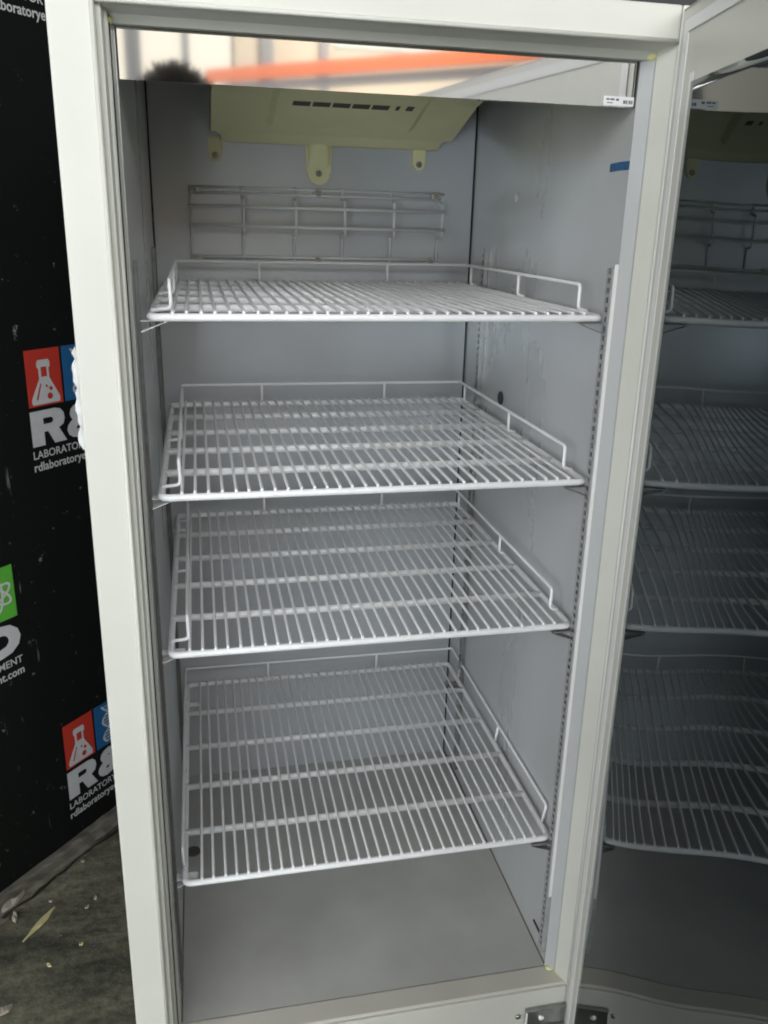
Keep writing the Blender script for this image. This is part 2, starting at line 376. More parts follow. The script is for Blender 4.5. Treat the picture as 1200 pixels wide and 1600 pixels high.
# raised beads along the edges of the opening
tubeobj('frame_bead', [(FX0-.002, YF-.0005, 0.21), (FX0-.002, YF-.0005, TOP-.004)], 0.0028, 'frame', fr)
tubeobj('frame_bead', [(FX0+.003, YF, FT+.003), (FX1-.003, YF, FT+.003)], 0.0028, 'frame', fr)
tubeobj('frame_bead', [(FX1+.0012, YF, 0.335), (FX1+.0012, YF, TOP-.004)], 0.0022, 'gasket', fr)
# jambs (opening narrows towards the liner)
prismobj('jamb', [(FX0, YF+.006), (FX0+.006, YF+.008), (FX0+.008, YF+.020), (X0-.0052, -0.030), (X0-.001, -0.012), (FX0-.03, -0.012), (FX0-.03, YF+.0125)], 'z', ZF-.02, FT+.012, 'jamb', fr)
prismobj('jamb', [(FX1, YF+.006), (X1+.010, -0.030), (X1+.012, -0.0285), (X1+.03, -0.0285), (X1+.03, YF+.0125)], 'z', ZF-.02, FT+.012, 'jamb', fr)
prismobj('breaker_strip', [(X1+.0095, -0.0275), (X1-.002, -0.0125), (X1+.03, -0.0125), (X1+.03, -0.0275)], 'z', ZF-.015, FT+.012, 'breaker', fr)
tubeobj('jamb_gasket', [(FX0+.009, YF+.022, ZF), (FX0+.009, YF+.022, FT)], 0.003, 'jamb', fr)
tubeobj('jamb_gasket', [(X0-.0045, -0.0275, ZF), (X0-.0045, -0.0275, FT)], 0.0014, 'plug', fr)
prismobj('header_soffit', [(YF+.0125, FT+.0005), (YF+.030, FT-.004), (-0.022, FT-.012), (-0.010, FT-.012), (-0.010, ZC), (YF+.0125, ZC)], 'x', FX0+.0005, FX1-.0005, 'jamb', fr)
prismobj('sill', [(YF+.005, ZF-.006), (YF+.007, ZF-.002), (YF+.010, ZF), (-0.016, ZF+.0015), (-0.0125, ZF-.001), (-0.0125, ZF-.05), (YF+.0125, ZF-.05)], 'x', FX0-.005, FX1+.001, 'sill', fr)
# liner
boxobj('back_panel', X0-.01, X1+.01, YB, YB+.012, ZF-.03, ZC, 'liner_back', fr)
boxobj('side_panel', X0-.012, X0, -0.012, YB-.0005, ZF-.03, ZC, 'liner', fr)
boxobj('side_panel', X1, X1+.012, -0.012, YB-.0005, ZF-.03, ZC, 'liner', fr)
boxobj('floor_panel', X0+.0005, X1-.0005, -0.012, YB-.0005, ZF-.03, ZF, 'liner_floor', fr)
boxobj('ceiling_panel', X0+.0005, X1-.0005, -0.009, YB-.0005, ZC-.003, ZC, 'liner', fr)
# corner seams
for x in (X0+.0012, X1-.0012): tubeobj('corner_seam', [(x, YB-.0012, ZF), (x, YB-.0012, ZC-.004)], 0.0018, 'plug', fr, 6)
for x in (X0+.001, X1-.001): tubeobj('floor_seam', [(x, -0.011, ZF+.0008), (x, YB-.003, ZF+.0008)], 0.0014, 'ledge', fr, 6)
# sealant blobs in the corners
def blob(c, r, sc):
    bm = bmesh.new(); bmesh.ops.create_icosphere(bm, subdivisions=2, radius=r)
    for v in bm.verts: v.co = Vector((v.co.x*sc[0], v.co.y*sc[1], v.co.z*sc[2]))+Vector(c)
    return build('sealant', bm, 'sealant', fr, True)
blob((X1+.004, -0.020, ZF+.001), 0.006, (1.2, 1, .7)); blob((X1+.008, -0.022, FT-.008), 0.007, (1.3, 1, .8)); blob((X0-.008, -0.024, FT-.010), 0.007, (1.2, 1, .8))
tubeobj('sealant', [(X1+.007, -0.026, ZF+.001), (FX1-.002, YF+.008, ZF-.002)], 0.0016, 'sealant', fr, 6)

# mirror canopy panel under the header
TL = R(0.0); cz0, cz1 = 1.7355, 1.812; cy0 = -0.008
def cpt(z, off): return (cy0-math.sin(TL)*(z-cz0)-off*math.cos(TL), z+off*math.sin(TL))
cp = prismobj('canopy_panel', [cpt(cz0, 0), cpt(cz1, 0), cpt(cz1, -.0015), cpt(cz0+.0015, -.0015), (cy0+.03, cz0+.004), (cy0+.03, cz0+.0025)], 'x', X0+.002, X1-.002, 'mirror', fr)
def stk(name, x0, x1, za, zb, off, m, par):
    bm = bmesh.new(); q = [(x0, *cpt(za, off)), (x1, *cpt(za, off)), (x1, *cpt(zb, off)), (x0, *cpt(zb, off))]
    q2 = [(x0, *cpt(za, off-.0004)), (x1, *cpt(za, off-.0004)), (x1, *cpt(zb, off-.0004)), (x0, *cpt(zb, off-.0004))]
    a = [bm.verts.new(p) for p in q]; b = [bm.verts.new(p) for p in q2]; bm.faces.new(a); bm.faces.new(b[::-1])
    for i in range(4): bm.faces.new((a[i], b[i], b[(i+1) % 4], a[(i+1) % 4]))
    return build(name, bm, m, par)
st_ = stk('sticker', 0.5715, 0.6125, 1.737, 1.7475, 0.0006, 'paper', cp)
bm = bmesh.new()
for k, (a, b, za, zb) in enumerate([(0.575, .579, 1.743, 1.745), (.580, .586, 1.743, 1.745), (.588, .592, 1.7425, 1.745), (.598, .6005, 1.7395, 1.7435), (.6012, .603, 1.7395, 1.7435), (.604, .6048, 1.739, 1.744), (.6058, .608, 1.7395, 1.7435), (.6088, .6105, 1.7395, 1.7435), (.576, .584, 1.7395, 1.7405)]):
    q = [(a, *cpt(za, .0009)), (b, *cpt(za, .0009)), (b, *cpt(zb, .0009)), (a, *cpt(zb, .0009))]
    bm.faces.new([bm.verts.new(p) for p in q])
build('sticker_print', bm, 'ink', cp)

# evaporator housing
ex0, ex1 = 0.100, 0.550
prof = [(YB-.001, 1.727), (0.628, 1.727), (0.60, 1.740), (0.45, 1.784), (0.30, 1.806), (0.10, 1.816), (0.10, ZC-.004), (YB-.001, ZC-.004)]
bm = bmesh.new(); prism(bm, prof, 'x', ex0, ex1)
bmesh.ops.bevel(bm, geom=[e for e in bm.edges if abs(e.verts[0].co.x-e.verts[1].co.x) < 1e-6 and max(v.co.z for v in e.verts) < 1.82], offset=0.018, segments=4, affect='EDGES')
ev = build('evaporator_cover', bm, 'cream', fr)
def uz(y):   # underside height
    q = [(0.628, 1.727), (0.60, 1.740), (0.45, 1.784), (0.30, 1.806), (0.10, 1.816)]
    for (a, za), (b, zb) in zip(q, q[1:]):
        if b <= y <= a: return za+(zb-za)*(a-y)/(a-b)
    return q[-1][1]
bm = bmesh.new()    # raised centre panel
ys = [0.56, 0.548, 0.50, 0.45, 0.38, 0.30, 0.2]; offs = [0.0, .007, .008, .008, .008, .008, .007]
L_, R_ = [], []
lo = [[bm.verts.new((x, y, uz(y)-o*f)) for x, f in ((0.196, 0), (0.206, 1), (0.452, 1), (0.464, 0))] for y, o in zip(ys, offs)]
for a, b in zip(lo, lo[1:]):
    for k in range(3): bm.faces.new((a[k], a[k+1], b[k+1], b[k]))
bm.faces.new(lo[0])
build('vent_panel', bm, 'cream', ev)
def und(name, x0, x1, y0, y1, off, th, m):
    bm = bmesh.new(); a = [(x0, y0), (x1, y0), (x1, y1), (x0, y1)]
    A = [bm.verts.new((x, y, uz(y)-off)) for x, y in a]; B = [bm.verts.new((x, y, uz(y)-off+th)) for x, y in a]
    bm.faces.new(A); bm.faces.new(B[::-1])
    for i in range(4): bm.faces.new((A[i], B[i], B[(i+1) % 4], A[(i+1) % 4]))
    return build(name, bm, m, ev)
sx = 0.232
for k in range(5):
    und('vent_slot', sx+k*0.0335, sx+k*0.0335+0.029, 0.440, 0.459, 0.0086, 0.004, 'vent')
und('vent_slot', 0.407, 0.413, 0.44, 0.458, 0.0086, 0.004, 'vent'); und('vent_slot', 0.425, 0.437, 0.438, 0.458, 0.0086, 0.004, 'vent')
# mounting ears
def ear(x, zt_, zb, w, bulge):
    pts = [(x-w/2, zt_), (x-w/2*.95, zb+w*.45)]
    for k in range(9):
        a = math.pi+math.pi*k/8; pts.append((x+w*.44*math.cos(a), zb+w*.44+w*.44*math.sin(a)))
    pts += [(x+w/2*.95, zb+w*.45), (x+w/2, zt_)]
    e = prismobj('mounting_ear', pts, 'y', YB-.007, YB-.0005, 'cream', ev)
    if bulge:
        bm = bmesh.new(); n = 10; rr = []
        for t in range(7):
            z = zt_+.028-(zt_+.028-zb-.030)*t/6; dep = bulge*(1-(t/6)**2)+.0005
            rr.append([bm.verts.new((x+w*.44*math.cos(math.pi*k/n), YB-.006-dep*math.sin(math.pi*k/n), z)) for k in range(n+1)])
        for a, b in zip(rr, rr[1:]):
            for k in range(n): bm.faces.new((a[k], a[k+1], b[k+1], b[k]))
        build('drain_boss', bm, 'cream', ev, True)
    disc('screw', (x, YB-.007, zb+w*.42), (0, -1, 0), 0.0058, 0.003, 'screw', ev, 12, 0.004)
    boxobj('screw_slot', x-.0008, x+.0008, YB-.0106, YB-.0098, zb+w*.42-.003, zb+w*.42+.003, 'dark', ev)
ear(0.108, 1.735, 1.692, 0.026, 0); ear(0.302, 1.735, 1.657, 0.050, 0.028); ear(0.499, 1.735, 1.690, 0.026, 0)

# wire guard on the back panel
gd = tubeobj('rear_wire_guard', [(0.056, YB-.008, 1.6475), (0.553, YB-.008, 1.6475)], 0.0022, 'wire', fr)
for z, y, a, b in ((1.6375, YB-.008, .056, .546), (1.6135, YB-.044, .053, .547), (1.579, YB-.044, .053, .547), (1.522, YB-.008, .054, .545), (1.515, YB-.008, .054, .545)):
    tubeobj('wire', [(a, y, z), (b, y, z)], 0.0029 if y < YB-.02 else .0025, 'wire', gd)
for x in (.155, .254, .348, .445, .542):
    tubeobj('wire', fillet([(x, YB-.0045, 1.6515), (x, YB-.0045, 1.630), (x, YB-.041, 1.6275), (x, YB-.041, 1.567), (x, YB-.0045, 1.5655), (x, YB-.0045, 1.513)], .004), 0.0026, 'wire', gd, 6)
tubeobj('wire', [(.058, YB-.0045, 1.6515), (.058, YB-.0045, 1.513)], 0.0018, 'wire', gd, 6)
tubeobj('wire', fillet([(.058, YB-.006, 1.6135), (.055, YB-.043, 1.6135)], .004), 0.0026, 'wire', gd, 6)
tubeobj('wire', fillet([(.058, YB-.006, 1.579), (.055, YB-.043, 1.579)], .004), 0.0026, 'wire', gd, 6)
for x, z in ((.072, 1.642), (.300, 1.643), (.534, 1.643), (.070, 1.5185), (.300, 1.5185), (.5295, 1.5185)):
    disc('washer', (x, YB-.001, z), (0, -1, 0), 0.0085, 0.010, 'washer', gd, 16, .0075); disc('screw', (x, YB-.0108, z), (0, -1, 0), 0.0052, 0.002, 'screw', gd, 10, .0035)

# slotted pilasters
def pilaster(xw, sgn, y, z0, z1, face, d=0.008):
    """slotted channel on side panel at xw, opening sgn = direction into the cabinet"""
    bm = bmesh.new(); w = 0.016
    xa, xb = sorted((xw+sgn*.0005, xw+sgn*d)); xf, xg = sorted((xw+sgn*d, xw+sgn*(d+.0012)))
    box(bm, xa, xb, y-w/2, y-w/2+.0012, z0, z1); box(bm, xa, xb, y+w/2-.0012, y+w/2, z0, z1)
    box(bm, xf, xg, y-w/2, y-.0035, z0, z1); box(bm, xf, xg, y+.0035, y+w/2, z0, z1)
    n = int((z1-z0)/.0127)
    for k in range(n):
        z = z0+.006+k*.0127; box(bm, xf, xg, y-.0035, y+.0035, z, z+.0055)
    return build('pilaster', bm, face, fr)
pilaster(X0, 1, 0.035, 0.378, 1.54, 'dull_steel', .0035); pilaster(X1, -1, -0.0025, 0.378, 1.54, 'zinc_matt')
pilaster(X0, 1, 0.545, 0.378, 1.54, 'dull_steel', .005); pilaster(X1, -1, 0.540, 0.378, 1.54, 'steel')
boxobj('pilaster_edge', X1-.0070, X1-.0005, -0.0121, -0.0107, 0.50, 1.545, 'bright_steel', fr)
# plugs, painted glint, tape, groove on the liner
disc('plug_glint_disc', (X1-.0005, 0.4121, 1.2831), (-1, 0, 0), 0.013, 0.003, 'plug', fr, 18, .011)
disc('plug_glint_disc', (X1-.0005, 0.400, 1.639), (-1, 0, 0), 0.008, 0.002, 'paper', fr, 18, .006)  # white disc painted in for a soft glint on the liner
disc('drain_plug', (0.006, 0.392, ZF-.0002), (0, 0, 1), 0.015, 0.003, 'drain', fr, 18, .012)
prismobj('rubber_strip', [(0.050, .3895), (-0.010, .3875), (-0.010, .3925), (0.050, .3930)], 'x', X1-.0025, X1-.0003, 'plug', fr)
bm = bmesh.new(); tp = [(0.046, 1.6625), (0.020, 1.6632), (-0.010, 1.6628), (-0.0115, 1.6735), (0.018, 1.6738), (0.046, 1.6728)]
prism(bm, tp, 'x', X1-.0008, X1-.0002); build('blue_tape', bm, 'tape', fr)
# kick grille below the frame
kg = boxobj('kick_panel', OX0+.004, OX1-.004, YF+.006, YF+.0118, 0.09, 0.200, 'shell', fr, .002)
for k in range(7): boxobj('louvre', OX0+.08, OX1-.08, YF+.0035, YF+.0058, 0.105+k*.012, 0.111+k*.012, 'plug', kg)
for x in (OX0+.05, OX1-.05):
    for y in (0.0, 0.64): disc('foot', (x, y, 0), (0, 0, 1), 0.022, 0.0899, 'plug', fr, 14, .016)
# torn white foam at the outer edge of the left stile
bm = bmesh.new(); n = 18; ro = []
for k in range(n+1):
    t = k/n; z = 1.322+t*.122; j = .0030*math.sin(t*19)+.0024*math.sin(t*47+1)+random.uniform(-.0008, .0008)
    wv = .0055+j*.5 if 0.03 < t < .97 else .002
    ro.append([bm.verts.new((OX0-.0005, -0.050, z)), bm.verts.new((OX0-.0008-wv*.6, -0.053, z)), bm.verts.new((OX0-.001-wv, -0.046, z)), bm.verts.new((OX0-.001-wv*.9, -0.030, z)), bm.verts.new((OX0-.0005, -0.028, z))])
for a, b in zip(ro, ro[1:]):
    for k in range(5): bm.faces.new((a[k], a[(k+1) % 5], b[(k+1) % 5], b[k]))
bm.faces.new(ro[0]); bm.faces.new(ro[-1][::-1])
build('foam_strip', bm, 'foam', fr)['label'] = 'torn white foam strip on outer edge of left stile'

# hinge bracket under the opening
hb = boxobj('hinge_bracket', 0.5625, 0.650, YF-.0045, YF-.0003, 0.2705, 0.3135, 'steel', fr, .002)
boxobj('bracket_lip', 0.5625, 0.650, YF-.0085, YF-.0047, 0.3105, 0.3135, 'steel', hb, .0008)
boxobj('bracket_lip', 0.5625, 0.650, YF-.0085, YF-.0047, 0.2705, 0.2735, 'steel', hb, .0008)
boxobj('bracket_lip', 0.5625, 0.5655, YF-.0085, YF-.0047, 0.2737, 0.3103, 'bright_steel', hb, .0008)
disc('bracket_screw', (0.592, YF-.0047, 0.292), (0, -1, 0), .005, .003, 'bright_steel', hb, 12, .003)
for x in (0.551,): disc('frame_screw', (x, YF-.0002, 0.2975), (0, -1, 0), .0048, .003, 'screw', fr, 14, .0032)

# ------------------------------------------------------------------ door (open 79.5 degrees)
TH = R(79.54)
DD = Vector((math.cos(math.pi+TH), math.sin(math.pi+TH), 0))     # hinge edge -> handle edge
DN = Vector((DD.y, -DD.x, 0))
if DN.x > 0: DN = -DN                                              # towards the camera side (inner face)
H0 = Vector((0.6377, -0.0605, 0))-DD*0.0
def dp(a, d, z): return H0+DD*a+DN*d+Vector((0, 0, z))
door = None
def dbox(name, a0, a1, d0, d1, z0, z1, m, par, bev=0.0):
    bm = bmesh.new(); g = bmesh.ops.create_cube(bm, size=1)
    for v in g['verts']: v.co = dp((a0+a1)/2+v.co.x*(a1-a0), (d0+d1)/2+v.co.y*(d1-d0), (z0+z1)/2+v.co.z*(z1-z0))
    if bev: bmesh.ops.bevel(bm, geom=bm.edges[:], offset=bev, segments=2, profile=.6, affect='EDGES')
    return build(name, bm, m, par)
DW = 0.700; DZ0, DZ1 = 0.215, 1.834; G0, G1, GZ0, GZ1 = 0.0620, 0.632, 0.29, 1.7515
# outer leaf (thin edge frame behind the inner stiles), then stiles, rails and glass
door = dbox('door', 0.006, DW, -0.046, -0.0425, DZ0, DZ0+.055, 'frame', fr)
dbox('door_skin', 0.006, DW, -0.046, -0.0425, DZ1-.055, DZ1, 'frame', door)
dbox('door_skin', 0.006, 0.062, -0.046, -0.0425, DZ0+.0552, DZ1-.0552, 'frame', door)
dbox('door_skin', DW-.062, DW, -0.046, -0.0425, DZ0+.0552, DZ1-.0552, 'frame', door)
dbox('hinge_stile', 0.006, G0, -0.042, 0.0, DZ0, DZ1, 'frame', door, .002)
dbox('handle_stile', G1, DW, -0.042, 0.0, DZ0, DZ1, 'frame', door, .002)
dbox('top_rail', G0+.0003, G1-.0003, -0.042, -0.0003, GZ1, DZ1-.0003, 'frame', door, .002)
dbox('bottom_rail', G0+.0003, G1-.0003, -0.042, -0.0003, DZ0+.0003, GZ0, 'frame', door, .002)
# magnetic gasket loop (raised) and its groove lines
dbox('gasket', 0.016, 0.030, 0.0002, 0.0012, DZ0+.012, DZ1-.012, 'gasket', door, .0004)
dbox('gasket', DW-.030, DW-.016, 0.0002, 0.0012, DZ0+.012, DZ1-.012, 'gasket', door, .0004)
dbox('gasket', 0.0305, DW-.0305, 0.0001, 0.0022, DZ1-.026, DZ1-.012, 'gasket', door, .0004)
dbox('gasket', 0.0305, DW-.0305, 0.0001, 0.0022, DZ0+.012, DZ0+.026, 'gasket', door, .0004)
dbox('glazing_bead', G0-.011, G0+.0008, 0.0002, 0.0009, GZ0-.010, GZ1+.010, 'gasket', door, .0003)
# insulated glass with a slight dish
bm = bmesh.new(); nx, nz = 60, 130
BOW = ((2.125, 2.231, 2.772, 0.396, -0.503, -0.345), (1.479, -0.153, 0.173, 0.122, 0.025, -0.166), (-0.256, 0.479, 0.089, -0.255, 0.007, 0.006), (0.091, 0.216, 0.02, -0.031, -0.022, -0.086))   # mm, heat-bowed pane
def gp(i, k, d):
    u = i/nx; v = k/nz; a = G0+.0004+(G1-G0-.0008)*u; z = GZ0+.0004+(GZ1-GZ0-.0008)*v
    w = sum(c*math.sin(math.pi*(p+1)*u)*math.sin(math.pi*(q+1)*v) for p, r_ in enumerate(BOW) for q, c in enumerate(r_))*.001
    return dp(a, d+w, z)
fr_ = [[bm.verts.new(gp(i, k, 0.0023)) for i in range(nx+1)] for k in range(nz+1)]
bk_ = [[bm.verts.new(gp(i, k, -0.0037)) for i in range(nx+1)] for k in range(nz+1)]
for k in range(nz):
    for i in range(nx):
        bm.faces.new((fr_[k][i], fr_[k][i+1], fr_[k+1][i+1], fr_[k+1][i])); bm.faces.new((bk_[k][i], bk_[k+1][i], bk_[k+1][i+1], bk_[k][i+1]))
for k in range(nz):
    bm.faces.new((fr_[k][0], fr_[k+1][0], bk_[k+1][0], bk_[k][0])); bm.faces.new((fr_[k][nx], bk_[k][nx], bk_[k+1][nx], fr_[k+1][nx]))
for i in range(nx):
    bm.faces.new((fr_[0][i], bk_[0][i], bk_[0][i+1], fr_[0][i+1])); bm.faces.new((fr_[nz][i], fr_[nz][i+1], bk_[nz][i+1], bk_[nz][i]))
build('glass', bm, 'glass', door, True)
bm = bmesh.new(); tube(bm, fillet([dp(DW-.035, -.047, 0.95), dp(DW-.035, -.085, 0.95), dp(DW-.035, -.085, 1.25), dp(DW-.035, -.047, 1.25)], .02), .010, 10); build('handle', bm, 'frame', door, True)

# ------------------------------------------------------------------ wire shelves
SW, SD = 0.61, 0.623
def copy_shared(name, me, parent, loc):
    o = bpy.data.objects.new(name, me); COL.objects.link(o); o.parent = parent; o.location = loc; return o
def mesh_of(fn, m, smooth=True):
    bm = bmesh.new(); fn(bm); bmesh.ops.recalc_face_normals(bm, faces=bm.faces); me = bpy.data.meshes.new('shape'); bm.to_mesh(me); bm.free()
    if smooth:
        for p in me.polygons: p.use_smooth = True
    me.materials.append(M[m]); return me
RF = .0051; RW = .0023; zc = RF+RW-.0006
ME = {}
ME['frame'] = mesh_of(lambda bm: tube(bm, fillet([(RF, RF, 0), (SW-RF, RF, 0), (SW-RF, SD-RF, 0), (RF, SD-RF, 0)], .012, 5, True), RF, 10, True), 'wire')
ME['bar'] = mesh_of(lambda bm: tube(bm, [(RF, 0, 0), (SW-RF, 0, 0)], .0058, 8), 'wire')
def wirefn(bm):
    tube(bm, [(0, .0035, -.001), (0, .007, 0), (0, SD-.007, 0), (0, SD-.0035, -.001)], RW, 8)
ME['wire'] = mesh_of(wirefn, 'wire')
def guard_in(bm):
    gx0, gx1, gy, gz, RG = .030, SW-.018, SD-.022, .042, .0026
    tube(bm, fillet([(RF, .038, zc-.001), (gx0, .038, zc+.001), (gx0-.001, .040, gz), (gx0-.004, gy, gz), (gx1, gy, gz), (gx1, .054, gz), (gx1-.001, .052, zc+.001), (SW-RF, .052, zc-.001)], .007, 4), RG, 8)
    for x, xe, y in ((gx0-.002, RF, .30), (gx0-.003, RF, .565), (gx1, SW-RF, .30), (gx1, SW-RF, .565)):
        tube(bm, fillet([(xe, y, zc-.001), (x, y, zc+.001), (x, y, gz)], .005, 4), RG, 8)
    for x in (.181, .431): tube(bm, fillet([(x, SD-RF, zc-.001), (x, gy, zc+.004), (x, gy, gz)], .005, 4), RG, 8)
def guard_out(bm):
    gx0, gx1, gy, gz, RG = .0030, SW+.001, SD-.006, .041, .0026
    tube(bm, fillet([(gx0+.001, .040, RF), (gx0, .036, gz), (gx0, gy, gz), (gx1, gy, gz), (gx1, .036, gz), (gx1-.004, .040, RF)], .006, 4), RG, 8)
    for x, xe, y in ((gx0, gx0+.001, .288), (gx0, gx0+.001, .545), (gx1, gx1-.004, .288), (gx1, gx1-.004, .545)): tube(bm, [(xe, y, RF-.001), (x, y-.002, gz)], RG, 8)
    for x in (.183, .431): tube(bm, [(x, gy, RF-.001), (x, gy, gz)], RG, 8)
ME['gin'] = mesh_of(guard_in, 'wire'); ME['gout'] = mesh_of(guard_out, 'wire')
ZS = (1.473, 1.239, 1.007, 0.611)
SL = ('topmost white wire shelf with low guard rail, seen almost edge-on', 'second white wire shelf from the top with low guard rail',
      'third white wire shelf from the top, just above the big gap', 'lowest white wire shelf, hung above the bare cabinet floor')
for n, z in enumerate(ZS):
    r_ = root('wire_shelf', (0, 0, z), SL[n], 'shelf', 'wire shelves in the refrigerator')
    copy_shared('shelf_frame', ME['frame'], r_, (0, 0, 0))
    for k in range(4): copy_shared('cross_bar', ME['bar'], r_, (0, SD*(k+1)/5, 0))
    NW = 32
    for k in range(NW):
        w = copy_shared('wire', ME['wire'], r_, (.032+(.580-.032)*k/(NW-1)+random.uniform(-.0007, .0007), 0, zc)); w.rotation_euler.z = random.uniform(-.0012, .0012)
    copy_shared('guard_rail', ME['gout'] if n == 3 else ME['gin'], r_, (0, 0, 0))
# clips that carry the shelves
def clipfn(sg):
    def f(bm):
        t = .0011
        o = [(0.0, 0.0), (.0315, 0.0), (.0330, -.0018), (.0, -.0150), (.0, -.0134), (.0290, -.0026), (.0290, -t), (0.0, -t)]
        w = .015
        a = [bm.verts.new((sg*x, -w/2, z)) for x, z in o]; b = [bm.verts.new((sg*x, w/2, z)) for x, z in o]
        m_ = len(o)
        for i in range(m_): bm.faces.new((a[i], b[i], b[(i+1) % m_], a[(i+1) % m_]))
        for l in (a, b):
            for q in ((0, 1, 6, 7), (1, 2, 5, 6), (2, 3, 4, 5)): bm.faces.new([l[i] for i in q])
    return f
CM = {1: mesh_of(clipfn(1), 'bright_steel', False), -1: mesh_of(clipfn(-1), 'steel', False)}
nth = ('topmost', 'second', 'third', 'lowest')
for n, z in enumerate(ZS):
    for sg, x, y, wh in ((1, X0+.0052, .028, 'front left'), (-1, X1-.0095, -.0025+.006, 'front right'), (1, X0+.0095, .545, 'rear left'), (-1, X1-.0095, .540, 'rear right')):
        o = bpy.data.objects.new('shelf_clip', CM[sg]); COL.objects.link(o); o.location = (x, y, z-RF-.0004)
        tag(o, 'small bent steel clip under %s corner of %s wire shelf' % (wh, nth[n]), 'shelf clip', 'shelf clips')

# ------------------------------------------------------------------ floor debris by the black wall
scrap('paper_scrap', (-0.437, 0.707, 0.003), 0.070, 0.016, 0.95, 1.0, 'pale brown torn scrap lying along the ledge under black wall', 'scrap', 'scrap', .010)
scrap('paper_scrap', (-0.425, 0.655, 0.0), 0.022, 0.011, 1.9, 1.0, 'small upright whitish chip beside brown scrap on floor', 'scrap', 'scrap', .012)
scrap('paper_scrap', (-0.452, 0.655, 0.0), 0.034, 0.013, 0.5, 1.0, 'greyish crumpled scrap at left edge of the floor', 'scrap', 'ledge', .006)
scrap('paper_scrap', (-0.400, 0.395, 0.0), 0.038, 0.018, 0.6, 1.0, 'whitish scrap at lower left corner of the floor', 'scrap', 'scrap', .006)
for i, (x, y, l) in enumerate([(-0.29, .83, 'tiny pale chip on floor nearest to the ledge'), (-0.245, .69, 'tiny pale chip on floor beside the white stile'), (-0.262, .665, 'tiny pale chip left of the chip by the white stile'), (-0.35, .70, 'tiny pale chip just above the yellow leaf'), (-0.262, .55, 'tiny tan chip on floor right of the yellow leaf'), (-0.325, .50, 'tiny tan chip on floor below the yellow leaf'), (-0.36, .64, '')]):
    if l: scrap('floor_chip', (x, y, 0), random.uniform(.009, .014), .008, random.uniform(0, 3), 1.0, l, 'chip', 'leaf' if i > 3 else 'scrap', .004, 5, 'chips on the floor')
bm = bmesh.new()
for k in range(420):
    s = random.uniform(-.35, .6); d = .05+abs(random.gauss(0, .22)); c = wp(s, 0, d); r = random.uniform(.001, .0035)
    if c.x > -0.085: continue
    vs = [bm.verts.new(c+Vector((r*math.cos(a)*random.uniform(.6, 1.4), r*math.sin(a)*random.uniform(.6, 1.4), .0004))) for a in (0, 1.6, 3.1, 4.7)]
    t = bm.verts.new(c+Vector((0, 0, r*.8)))
    for i in range(4): bm.faces.new((vs[i], vs[(i+1) % 4], t))
gr = build('grit', bm, 'ledge'); tag(gr, 'pale grit and dust scattered on the dark floor', 'grit', kind='stuff')

# ------------------------------------------------------------------ what the mirror panel shows: window wall, pallet rack, photographer; plus added unseen side panes
WY = -6.0
ww = root('window_wall', (0, WY, 0), 'bright window wall with grey posts reflected in the mirror panel', 'wall')
bm = bmesh.new(); box(bm, -5.2, 5.0, WY-.15, WY-.02, 2.1, 2.2); box(bm, .41, 5.0, WY-.15, WY-.02, 2.202, 3.10); box(bm, -5.2, 5.0, WY-.15, WY-.02, 5.9, 6.4)
box(bm, -.6, 5.0, WY-.15, WY-.02, 0, 2.098); box(bm, -5.2, -4.1, WY-.15, WY-.02, 0, 2.098); box(bm, -4.098, -.602, WY-.15, WY-.02, 1.62, 2.098); build('wall_face', bm, 'beige', ww)
xs = [-5.2, -4.2, -3.2, -2.2, -1.25, -.312, .058, .41]
for a, b in zip(xs, xs[1:]):
    boxobj('window_pane', a+.02, b-.02, WY-.09, WY-.08, 2.22, 3.02, 'window', ww); boxobj('window_pane', a+.02, b-.02, WY-.09, WY-.08, 3.10, 5.88, 'sky_window', ww)
for x in xs[1:-1]: boxobj('mullion', x-(.055 if x < 0 else .025), x+(.055 if x < 0 else .025), WY-.06, WY-.0, 2.2, 5.9, 'post', ww)
for x in (.43, 1.55, 2.70, 3.85): boxobj('window_pane', x, x+1.08, WY-.09, WY-.08, 3.12, 5.88, 'clerestory', ww)
boxobj('daylight_opening', -4.08, -.62, WY-.12, WY-.10, .02, 1.60, 'doorway', ww)
for y in (-5.6, -4.4, -3.2):      # added unseen panes on the left, put in to light the door rail
    boxobj('window_pane', -5.19, -5.18, y, y+1.12, 1.0, 4.2, 'sky_window', ww); boxobj('mullion', -5.22, -5.13, y+1.13, y+1.19, 0, 4.3, 'post', ww)
bm = bmesh.new(); box(bm, -5.3, -5.2, WY, -1.9, 0, .99); box(bm, -5.3, -5.2, WY, -1.9, 4.21, 6.0); build('wall_face', bm, 'beige', ww)
boxobj('transom', -5.2, .41, WY-.055, WY-.019, 3.02, 3.10, 'post', ww)
boxobj('pilaster_board', .60, .69, WY-.018, WY+.05, 2.12, 3.09, 'post', ww); boxobj('pilaster_board', 1.04, 1.10, WY-.018, WY+.05, 2.12, 3.09, 'post', ww)
boxobj('wall_window', 1.15, 1.95, WY-.018, WY+.01, 2.83, 3.05, 'pale_window', ww)
rk = root('pallet_rack', (1.2, -4.2, 0), 'orange pallet rack beam reflected in the mirror panel', 'rack')
def beam(name, p, q, h, t, m):
    p, q = Vector(p), Vector(q); d = (q-p).normalized(); n = Vector((-d.y, d.x, 0))
    bm = bmesh.new(); a = [p+n*i*t/2+Vector((0, 0, j*h/2)) for i, j in ((-1, -1), (1, -1), (1, 1), (-1, 1))]
    A = [bm.verts.new(v) for v in a]; B = [bm.verts.new(v+(q-p)) for v in a]; bm.faces.new(A); bm.faces.new(B[::-1])
    for i in range(4): bm.faces.new((A[i], B[i], B[(i+1) % 4], A[(i+1) % 4]))
    return build(name, bm, m, rk)
